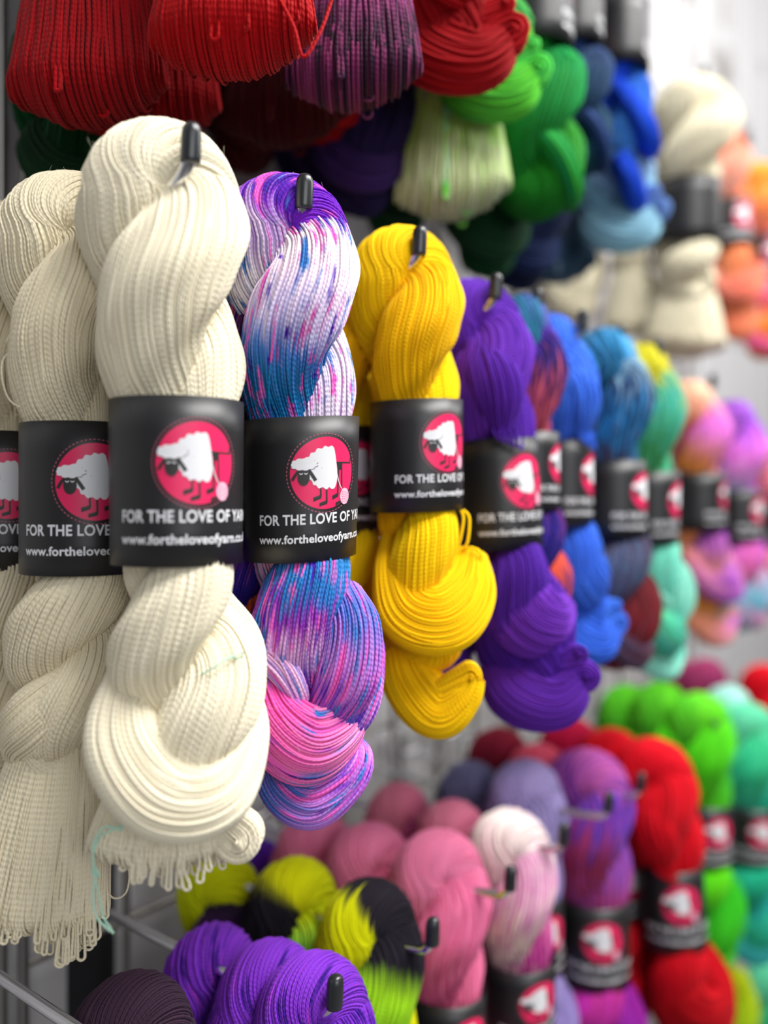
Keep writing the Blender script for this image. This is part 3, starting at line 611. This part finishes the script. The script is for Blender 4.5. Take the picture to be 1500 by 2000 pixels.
limegreen = Y('lime_green', [(0, '3cc01c'), (.2, '68e010'), (.4, '2ca82c'), (.5, '70e02c'), (.62, '48d010'), (.74, '84e838'), (.88, '2cb01c'), (.99, '3cc01c')])
seagreen = Y('sea_green', [(0, '2cc090'), (.3, '08a080'), (.5, '70dcb0'), (.6, '2cc88c'), (.75, '58d8c0'), (.9, '1c90a0'), (.99, '2cc090')])
palemint = Y('pale_mint', [(0, 'a8e8dc'), (.5, 'b4f0e4'), (.99, 'a8e8dc')])
magenta = Y('magenta', [(0, 'b82a68'), (.5, 'c04a80'), (.7, '80205c'), (.99, 'b82a68')])
greenwhite = Y('green_white', [(0, 'd0dca8'), (.15, 'e4e0cc'), (.3, '8cd040'), (.45, '60e080'), (.5, 'a0ecc4'), (.6, '6ad830'), (.7, 'dcdcc0'), (.8, '9480a8'), (.9, 'a8d868'), (.99, 'd0dca8')], streak=.08)
greens = Y('greens', [(0, '1c7c1c'), (.2, '0e9a52'), (.35, '0a8448'), (.5, '0a7c3c'), (.6, '10a45c'), (.7, '8acc14'), (.76, '0c9054'), (.86, '2c9418'), (.99, '1c7c1c')])
seamint = Y('apple_mint', [(0, '60d020'), (.3, '6cf08c'), (.5, '58e050'), (.7, '2c8c50'), (.99, '60d020')])
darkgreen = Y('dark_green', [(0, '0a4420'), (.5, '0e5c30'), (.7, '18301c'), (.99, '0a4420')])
navyviolet = Y('navy_violet', [(0, '221848'), (.4, '401c5c'), (.5, '38a860'), (.56, '1c1848'), (.8, '3c2060'), (.99, '221848')])
navy = Y('navy', [(0, '101c40'), (.5, '182c58'), (.99, '101c40')])
tealnavy = Y('teal_navy', [(0, '103c4c'), (.3, '404c88'), (.5, '30906c'), (.7, '2c3c80'), (.99, '103c4c')])
royal = Y('royal_blue', [(0, '3c80d0'), (.2, '2456c8'), (.34, '1a48c0'), (.48, '1c70c8'), (.6, '1c58e0'), (.7, '1c50d8'), (.94, '1c4cd0'), (.99, '5c9cd0')])
ice = Y('ice_blue', [(0, '88b8d0'), (.3, 'a0d0e8'), (.5, '5c84c0'), (.7, '7c90c8'), (.85, '98c8dc'), (.99, '88b8d0')])
slateblue = Y('slate_blue', [(0, '3c5c74'), (.5, '50708c'), (.8, 'a8b0c8'), (.99, '3c5c74')])
ecru = Y('ecru', 'ded6bc', var=.04)
orange = Y('coral_orange', [(0, 'f4a070'), (.2, 'f08454'), (.5, 'f2906c'), (.66, 'f4b4a0'), (.8, 'e87058'), (.99, 'f4a070')])
sunset = Y('sunset', [(0, 'f59420'), (.2, 'f060a8'), (.45, 'f0a040'), (.6, 'f4983c'), (.8, 'ee5ca8'), (.99, 'f59420')])
wine = Y('wine', [(0, '681830'), (.5, '8c1c34'), (.99, '681830')])
limeyellow = Y('lime_yellow', [(0, 'e0e020'), (.5, 'c8d810'), (.75, '80c020'), (.99, 'e0e020')])
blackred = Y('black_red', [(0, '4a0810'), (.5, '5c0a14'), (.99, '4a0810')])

WN = 'cream skeins on the nearest hook'
# ---- middle row
skein('A', 346, .362, 242, 1710, cream, 'large cream white skein at the front of the nearest hook, with mint tie thread', WN)
skein('B', 166, .398, 340, 1835, cream2, 'cream skein with long loose loops at the bottom, behind the front white one', WN)
skein('Hf', 10, .445, 395, 1560, cream2, 'cream skein mostly cut off at the left edge, last on its hook', WN)
skein('C', 585, .405, 342, 1597, unicorn, 'variegated skein in white, violet, teal and hot pink', None)
skein('Hf', 474, .432, 430, 1420, teal_navy, 'dark teal and violet skein hidden behind the variegated pink and white one')
skein('D', 812, .478, 442, 1430, yellow, 'bright yellow skein at the front of its hook', 'yellow skeins')
skein('Hf', 668, .515, 478, 1400, yellow, 'yellow skein half hidden behind the front yellow skein', 'yellow skeins')
skein('E', 948, .543, 545, 1420, purple, 'deep purple skein with a curled rosette end', 'purple skeins in the middle row', lean=-3)
skein('Hf', 838, .575, 570, 1380, purple, 'dark purple skein in shadow behind the purple one with the rosette end', 'purple skeins in the middle row')
skein('Hf', 1035, .585, 575, 1270, teal_navy, 'navy and violet skein with a coral patch just above its black band', rz=40)
skein('Ef', 1098, .646, 612, 1300, cornflower, 'plain cornflower blue skein', rz=28, wide=.92)
skein('Hf', 1195, .70, 640, 1312, skynavy, 'skein dyed sky blue, navy and wine red', rz=28, wide=1.15)
skein('Cf', 1268, .765, 668, 1328, mint, 'mint and turquoise skein with a yellow top', rz=28)
skein('Df', 1362, .93, 742, 1262, sherbet, 'skein dyed pink, peach, orange and purple', rz=28, wide=1.15)
skein('Hf', 1440, 1.03, 780, 1235, candy, 'skein dyed violet, bubblegum pink and light blue', rz=20, wide=1.15)
skein('Hf', 1510, 1.14, 858, 1200, rose, 'soft rose pink skein at the right edge of the middle row', rz=0, wide=1.1)
# ---- top row
skein('G', 462, .392, -1240, 176, red, 'bright red skein at the top of the picture ending in a pointed loop', 'red skeins of the top row')
skein('Gf', 185, .436, -1070, 262, deepred, 'red skein at the top left beside the vertical wire', 'red skeins of the top row')
skein('Gf', 300, .475, -900, 300, deepred, 'dark red skein in shadow behind the bright red ones', 'red skeins of the top row')
skein('Gf', 560, .54, -780, 300, blackred, 'maroon skein in deep shadow above the variegated white and violet one')
skein('Gf', 692, .462, -940, 228, mauve, 'mauve and black skein hanging between the red ones')
skein('Ef', 835, .53, -740, 216, deepred, 'red skein right of the mauve one, with a round lower end', 'red skeins of the top row')
skein('Hf', 640, .60, -520, 300, red, 'orange red skein seen between the pointed red one and the mauve one', 'red skeins of the top row')
skein('Hf', 700, .62, -480, 425, navyviolet, 'navy and violet skein in shadow between mauve and white and lime ones')
skein('Ef', 905, .60, -560, 265, seamint, 'apple green and mint skein behind the round-ended red one')
skein('Gf', 882, .625, -560, 440, greenwhite, 'white and lime green skein ending in a bell of straight strands')
skein('Hf', 1062, .665, -410, 425, greens, 'emerald and leaf green skein with a lime spot', rz=75)
skein('Hf', 950, .74, -280, 545, darkgreen, 'dark green skein in shadow below the white and lime bell')
skein('Hf', 1010, .80, -230, 570, navy, 'navy skein in shadow left of the ice blue one')
skein('Hf', 1135, .73, -300, 345, tealnavy, 'sea green and indigo skein beside the emerald one', rz=80)
skein('Df', 1222, .79, -210, 405, royal, 'royal blue skein above the ice blue one', rz=70)
skein('Ef', 1170, .84, -140, 510, ice, 'ice blue skein hanging below the royal blue one', rz=-10)
skein('Gf', 1090, .90, -80, 560, slateblue, 'slate blue skein in shadow beside the navy one')
skein('Gf', 1372, 1.02, 150, 700, ecru, 'ecru skein with a flared lower end against the white wall', 'ecru skeins of the top row', rz=180, wide=1.3)
skein('Gf', 1232, 1.06, 175, 662, ecru, 'ecru skein behind the flared one, its lower end by the ice blue skein', 'ecru skeins of the top row', rz=-12)
skein('Hf', 1115, 1.10, 130, 640, ecru, 'ecru skein whose round end shows under the slate blue one', 'ecru skeins of the top row')
skein('Df', 1425, 1.17, 250, 672, orange, 'coral orange skein right of the flared ecru one', rz=-18)
skein('Hf', 1490, 1.30, 318, 705, sunset, 'orange and hot pink skein at the far right of the top row', rz=-18, wide=1.15)
skein('Hf', 172, .52, -660, 455, darkgreen, 'dark green skein deep in the shade behind the left red skeins')
skein('Hf', 478, .60, -520, 335, blackred, 'blackish maroon skein in the shade above the gap beside the big white one', rz=20)
skein('Hf', 770, .69, -350, 470, darkgreen, 'dark green skein in the shade above the yellow one')
skein('Hf', 628, .70, -340, 425, navyviolet, 'navy and violet skein, the deeper of two above the variegated one', rz=30)
# ---- bottom row
skein('H', 278, .405, 1905, 3040, aubergine, 'dark aubergine skein at the bottom left', rz=12)
BP = 'bright purple skeins of the bottom row'
skein('H', 632, .4233, 1865, 2920, brightpurple, 'bright purple skein nearest the black hook cap at the bottom edge', BP, rz=8)
skein('H', 545, .443, 1840, 2830, brightpurple, 'bright purple skein in the middle of the row of three', BP, rz=20)
skein('Hf', 430, .472, 1808, 2730, brightpurple, 'bright purple skein last of the row of three, above the aubergine one', BP, rz=30)
BB = 'yellow and black skeins of the bottom row'
skein('H', 738, .508, 1718, 2620, bee, 'yellow, black and green skein at the front of its hook', BB, rz=6)
skein('Hf', 590, .552, 1676, 2510, bee2, 'black, yellow and mint skein second on its hook', BB, rz=14)
skein('Hf', 445, .594, 1668, 2430, bee3, 'lime yellow skein last on the hook, under the hanging white loops', BB, rz=-30)
PK = 'pink skeins of the bottom row'
skein('H', 872, .585, 1622, 2400, pink, 'large pink skein at the front of its hook', PK, rz=4, wide=1.1)
skein('Hf', 735, .624, 1608, 2310, pink, 'pink skein second on its hook, behind the large pink one', PK, rz=10, wide=1.1)
skein('Hf', 628, .658, 1586, 2240, pink, 'pink skein last on its hook, below the variegated tail', PK, rz=20, wide=1.1)
skein('Hf', 510, .700, 1640, 2240, purple, 'small violet patch of a skein between the lime yellow ones')
skein('Cf', 1012, .636, 1582, 2310, pinkcream, 'cream skein splashed with pink and magenta', rz=-4, wide=1.08)
skein('Hf', 895, .67, 1562, 2210, raspcream, 'raspberry and cream skein behind the large pink one', 'raspberry and cream skeins', rz=4)
skein('Hf', 790, .703, 1528, 2130, raspcream, 'raspberry and cream skein deepest on its hook', 'raspberry and cream skeins', rz=12)
skein('Hf', 1040, .715, 1482, 2150, lav, 'lavender skein above the cream and magenta one', rz=0)
skein('Hf', 930, .752, 1486, 2080, slate, 'slate and navy skein left of the lavender one', rz=6)
skein('Hf', 1160, .755, 1462, 2180, berry, 'berry skein dyed purple, magenta and rust', rz=-26, wide=1.05)
skein('Hf', 1062, .786, 1452, 2060, coral, 'coral pink skein behind the berry one')
skein('Hf', 985, .812, 1420, 2000, wine, 'wine red skein in the dark behind the coral pink one')
CR = 'red skeins of the bottom row'
skein('Ef', 1295, .79, 1442, 2085, cherry, 'cherry red skein at the front of its hook', CR, rz=-34, wide=1.0, lean=-3)
skein('Hf', 1205, .818, 1422, 2010, cherry, 'cherry red skein second on its hook', CR, rz=-10)
skein('Hf', 1125, .845, 1402, 1970, crimson, 'crimson skein above the berry one', rz=-10)
LG = 'lime green skeins of the bottom row'
skein('Hf', 1375, .93, 1352, 1890, limegreen, 'lime green skein at the front of its hook', LG, rz=-14, wide=1.05)
skein('Hf', 1300, .95, 1330, 1850, limegreen, 'lime green skein second on its hook', LG)
skein('Hf', 1232, .975, 1336, 1820, limegreen, 'lime green skein last on its hook, above the cherry red ones', LG)
skein('Hf', 1468, 1.06, 1372, 1870, seagreen, 'sea green skein right of the lime green ones', rz=-24, wide=1.1)
skein('Hf', 1430, 1.13, 1338, 1800, palemint, 'pale mint skein peeping out behind the sea green one')
skein('Hf', 1385, 1.22, 1284, 1720, magenta, 'magenta skein between the sherbet one and the lime green ones')
skein('Hf', 1335, 1.28, 1288, 1700, magenta, 'dusky magenta skein behind the other magenta one')
skein('Hf', 1500, 1.26, 1296, 1720, cherry, 'cherry red skein at the right edge of the bottom row', rz=-20)
skein('Hf', 1432, 1.12, 1884, 2340, limeyellow, 'yellow and lime skein of the lowest row at the right')
skein('Hf', 1512, 1.18, 1870, 2320, seagreen, 'sea green skein of the lowest row cut off at the right edge')
for k, p in PROTO.items():
    if not p['used']: raise RuntimeError(k)

# ------------------------------------------------------------------ hooks
chrome, tt, bb = nm('chrome'); bb.inputs['Base Color'].default_value = (.78, .78, .80, 1); bb.inputs['Metallic'].default_value = 1; bb.inputs['Roughness'].default_value = .16
M_cap = plain('black_rubber', (0.02, 0.022, 0.025, 1), 0.28, spec=.6)
WALL = 0.545; GRID = 0.515
def make_hook(zlen=0.0):
    root = bpy.data.objects.new('display_hook', None); SC.collection.objects.link(root); root.empty_display_size = .02
    Lh = GRID - 0.272
    pts = [(0, Lh, -.006), (0, Lh - .03, -.006), (0, .09, -.004), (0, .04, -.002), (0, .014, 0), (0, .005, .0025), (0, .0005, .009), (0, -.001, .016)]
    mb = MB(); P = catmull(pts, 60); tubes(mb, P, .0029, 16)
    link('rod', mb.mesh('rod', [chrome]), root)
    cb = MB(); z = np.array([.0068, .0066, .0072, .0085, .018, .0205, .0222, .0229, .0230]); r = np.array([.0001, .0034, .0037, .0038, .0037, .0034, .0024, .001, .0001])
    r = r * 1.1
    P = np.stack([0 * z - 0, -.0002 - .0010 * (z - .007) / .015 + 0 * z, z], 1)
    an = np.arange(24) * PI / 12; V = P[:, None] + r[:, None, None] * np.stack([np.cos(an), np.sin(an), 0 * an], -1)[None]
    I = np.arange(len(z) * 24).reshape(-1, 24); J = np.roll(I, -1, 1); cb.add(V, np.stack([I[:-1], J[:-1], J[1:], I[1:]], -1))
    tag(link('end_cap', cb.mesh('end_cap', [M_cap]), root), 'black rubber end cap')
    pb = MB(); tubes(pb, [(-.018, Lh - .001, -.004), (-.006, Lh - .001, -.004), (.006, Lh - .001, -.004), (.018, Lh - .001, -.004)], .0026, 8)
    tubes(pb, [(-.016, Lh - .001, -.004), (-.016, Lh - .001, .01), (-.016, Lh + .003, .026)], .002, 8); tubes(pb, [(.016, Lh - .001, -.004), (.016, Lh - .001, .01), (.016, Lh + .003, .026)], .002, 8)
    tag(link('back_bracket', pb.mesh('back_bracket', [chrome]), root), 'chrome back bracket')
    return root
HP = make_hook(); first = True
def hook(px, py, label, group, y=0.280):
    global first
    r = (px - 750) / F; d = y / (FW[1] - .7815 * r) if True else 0
    loc = W(px, py, d); h = HP if first else copy_tree(HP); first = False
    h.location = loc; tag(h, label, 'hook', group)
G2 = 'hooks of the middle row'; G3 = 'hooks of the bottom row'; G1 = 'hooks of the top row'
hook(371, 352, 'chrome hook with black cap poking through the big white skein', G2, .272)
hook(592, 438, 'chrome hook with black cap poking through the variegated skein', G2, .271)
hook(817, 524, 'chrome hook with black cap in the yellow skein', G2, .272)
hook(966, 606, 'hook with black cap in the purple skein', G2, .272)
hook(1047, 628, 'hook tip above the cornflower blue skein', G2)
hook(1136, 664, 'hook tip between the cornflower blue skein and the sky blue one', G2)
hook(1212, 690, 'hook tip above the sky blue and navy skein', G2)
hook(1285, 715, 'hook tip above the mint and lime skein', G2)
hook(1390, 770, 'hook tip above the violet and pink skein', G2, .30)
hook(652, 1995, 'hook with black cap in front of the nearest bright purple skein', G3, .271)
hook(843, 1868, 'hook with black cap beside the yellow and black skein', G3)
hook(995, 1758, 'hook with black cap in front of the large pink skein', G3)
hook(1099, 1668, 'hook with black cap over the cream and magenta skein', G3)
hook(1187, 1602, 'hook with black cap over the berry skein', G3)
hook(1250, 1560, 'hook tip left of the cherry red skein', G3)
hook(1312, 1512, 'hook tip on the cherry red skein', G3)
hook(1395, 1448, 'hook tip on the lime green skein', G3, .29)
hook(1375, 165, 'hook tip at the top of the flared ecru skein', G1, .33)
hook(1460, 290, 'hook tip by the coral orange skein', G1, .33)
# hook whose rod runs in at the bottom left, its tip below the frame
hook(330, 2120, 'chrome hook rod entering from the left edge behind the aubergine skein', G3)

# ------------------------------------------------------------------ grid panels, wall, floor
def wall_mat():
    m, t, b = nm('white_boards')
    tc = N(t, 'ShaderNodeTexCoord'); sp = N(t, 'ShaderNodeSeparateXYZ'); t.links.new(tc.outputs['Object'], sp.inputs[0])
    fr = mth(t, 'FRACT', mth(t, 'DIVIDE', sp.outputs[0], 0.118))
    gap = mth(t, 'LESS_THAN', fr, 0.055)
    nz = N(t, 'ShaderNodeTexNoise'); nz.inputs['Scale'].default_value = 6.5; nz.inputs['Detail'].default_value = 3; t.links.new(tc.outputs['Object'], nz.inputs['Vector'])
    cr = N(t, 'ShaderNodeValToRGB'); e = cr.color_ramp.elements; e[0].position = .30; e[0].color = (.26, .24, .23, 1); e[1].position = .40; e[1].color = (.60, .59, .60, 1); t.links.new(nz.outputs[0], cr.inputs[0])
    mp = N(t, 'ShaderNodeMapping'); mp.inputs['Scale'].default_value = (60, 60, 2); t.links.new(tc.outputs['Object'], mp.inputs[0])
    n2 = N(t, 'ShaderNodeTexNoise'); n2.inputs['Scale'].default_value = 1; n2.inputs['Detail'].default_value = 4; t.links.new(mp.outputs[0], n2.inputs['Vector'])
    mx = N(t, 'ShaderNodeMixRGB', blend_type='MULTIPLY'); mx.inputs[0].default_value = .25; t.links.new(cr.outputs[0], mx.inputs[1]); t.links.new(n2.outputs[0], mx.inputs[2])
    m2 = N(t, 'ShaderNodeMixRGB'); t.links.new(gap, m2.inputs[0]); t.links.new(mx.outputs[0], m2.inputs[1]); m2.inputs[2].default_value = (.06, .055, .055, 1)
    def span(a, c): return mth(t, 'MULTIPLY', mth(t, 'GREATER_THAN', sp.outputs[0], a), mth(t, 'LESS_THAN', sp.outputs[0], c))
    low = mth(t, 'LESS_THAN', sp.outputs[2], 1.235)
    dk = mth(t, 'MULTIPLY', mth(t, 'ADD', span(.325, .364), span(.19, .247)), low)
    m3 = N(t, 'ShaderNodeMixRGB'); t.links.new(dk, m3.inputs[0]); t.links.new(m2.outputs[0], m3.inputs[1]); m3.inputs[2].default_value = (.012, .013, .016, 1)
    t.links.new(m3.outputs[0], b.inputs['Base Color']); b.inputs['Roughness'].default_value = .7
    return m
def box(name, x0, x1, y0, y1, z0, z1, mat, parent=None):
    V = [(x, y, z) for x in (x0, x1) for y in (y0, y1) for z in (z0, z1)]
    Q = [(0, 1, 3, 2), (4, 6, 7, 5), (0, 4, 5, 1), (2, 3, 7, 6), (0, 2, 6, 4), (1, 5, 7, 3)]
    mb = MB(); mb.add(V, Q); return link(name, mb.mesh(name, [mat], False), parent)
tag(box('wall_back', -3.0, 6.0, WALL, WALL + .12, 0, 2.9, wall_mat()), kind='structure')
mf, t, b = nm('grey_vinyl_floor'); nz = N(t, 'ShaderNodeTexNoise'); nz.inputs['Scale'].default_value = 14; cr = N(t, 'ShaderNodeValToRGB')
cr.color_ramp.elements[0].color = (.22, .21, .2, 1); cr.color_ramp.elements[1].color = (.36, .35, .34, 1); t.links.new(nz.outputs[0], cr.inputs[0]); t.links.new(cr.outputs[0], b.inputs['Base Color']); b.inputs['Roughness'].default_value = .5
tag(box('floor', -3.0, 6.0, -4.0, WALL, -.1, 0, mf), kind='structure')
wire = plain('grid_chrome', (.42, .40, .38, 1), .35, .9)
def grid_panel(x0, nx, label):
    z1 = CZ + .233 + 6 * .0762; nz_ = 25; mb = MB(); z0 = z1 - nz_ * .0762
    for i in range(nx + 1):
        x = x0 + i * .0762; tubes(mb, [(x, GRID, z0), (x, GRID, (z0 + z1) / 2), (x, GRID, z1)], .0035 if i in (0, nx) else .0026, 8)
    for k in range(nz_ + 1):
        z = z1 - k * .0762; tubes(mb, [(x0, GRID + .005, z), (x0 + nx * .0381, GRID + .005, z), (x0 + nx * .0762, GRID + .005, z)], .0026, 8)
    o = link('wire_grid_panel', mb.mesh('wire_grid_panel', [wire])); tag(o, label, 'wire grid', 'wire grid panels on the wall')
grid_panel(.263 - 8 * .0762, 8, 'chrome wire grid panel behind the white and red skeins at the left')
grid_panel(.277, 8, 'chrome wire grid panel behind the yellow and pink skeins in the middle')
grid_panel(.905, 8, 'chrome wire grid panel behind the ecru and lime green skeins at the right')
print('SKEINS', len(COUNT))
for c in COUNT:
    if not (.27 < c[1] < .50): print('check y %.3f x %.3f px %d %s' % (c[1], c[0], c[2], c[3]))
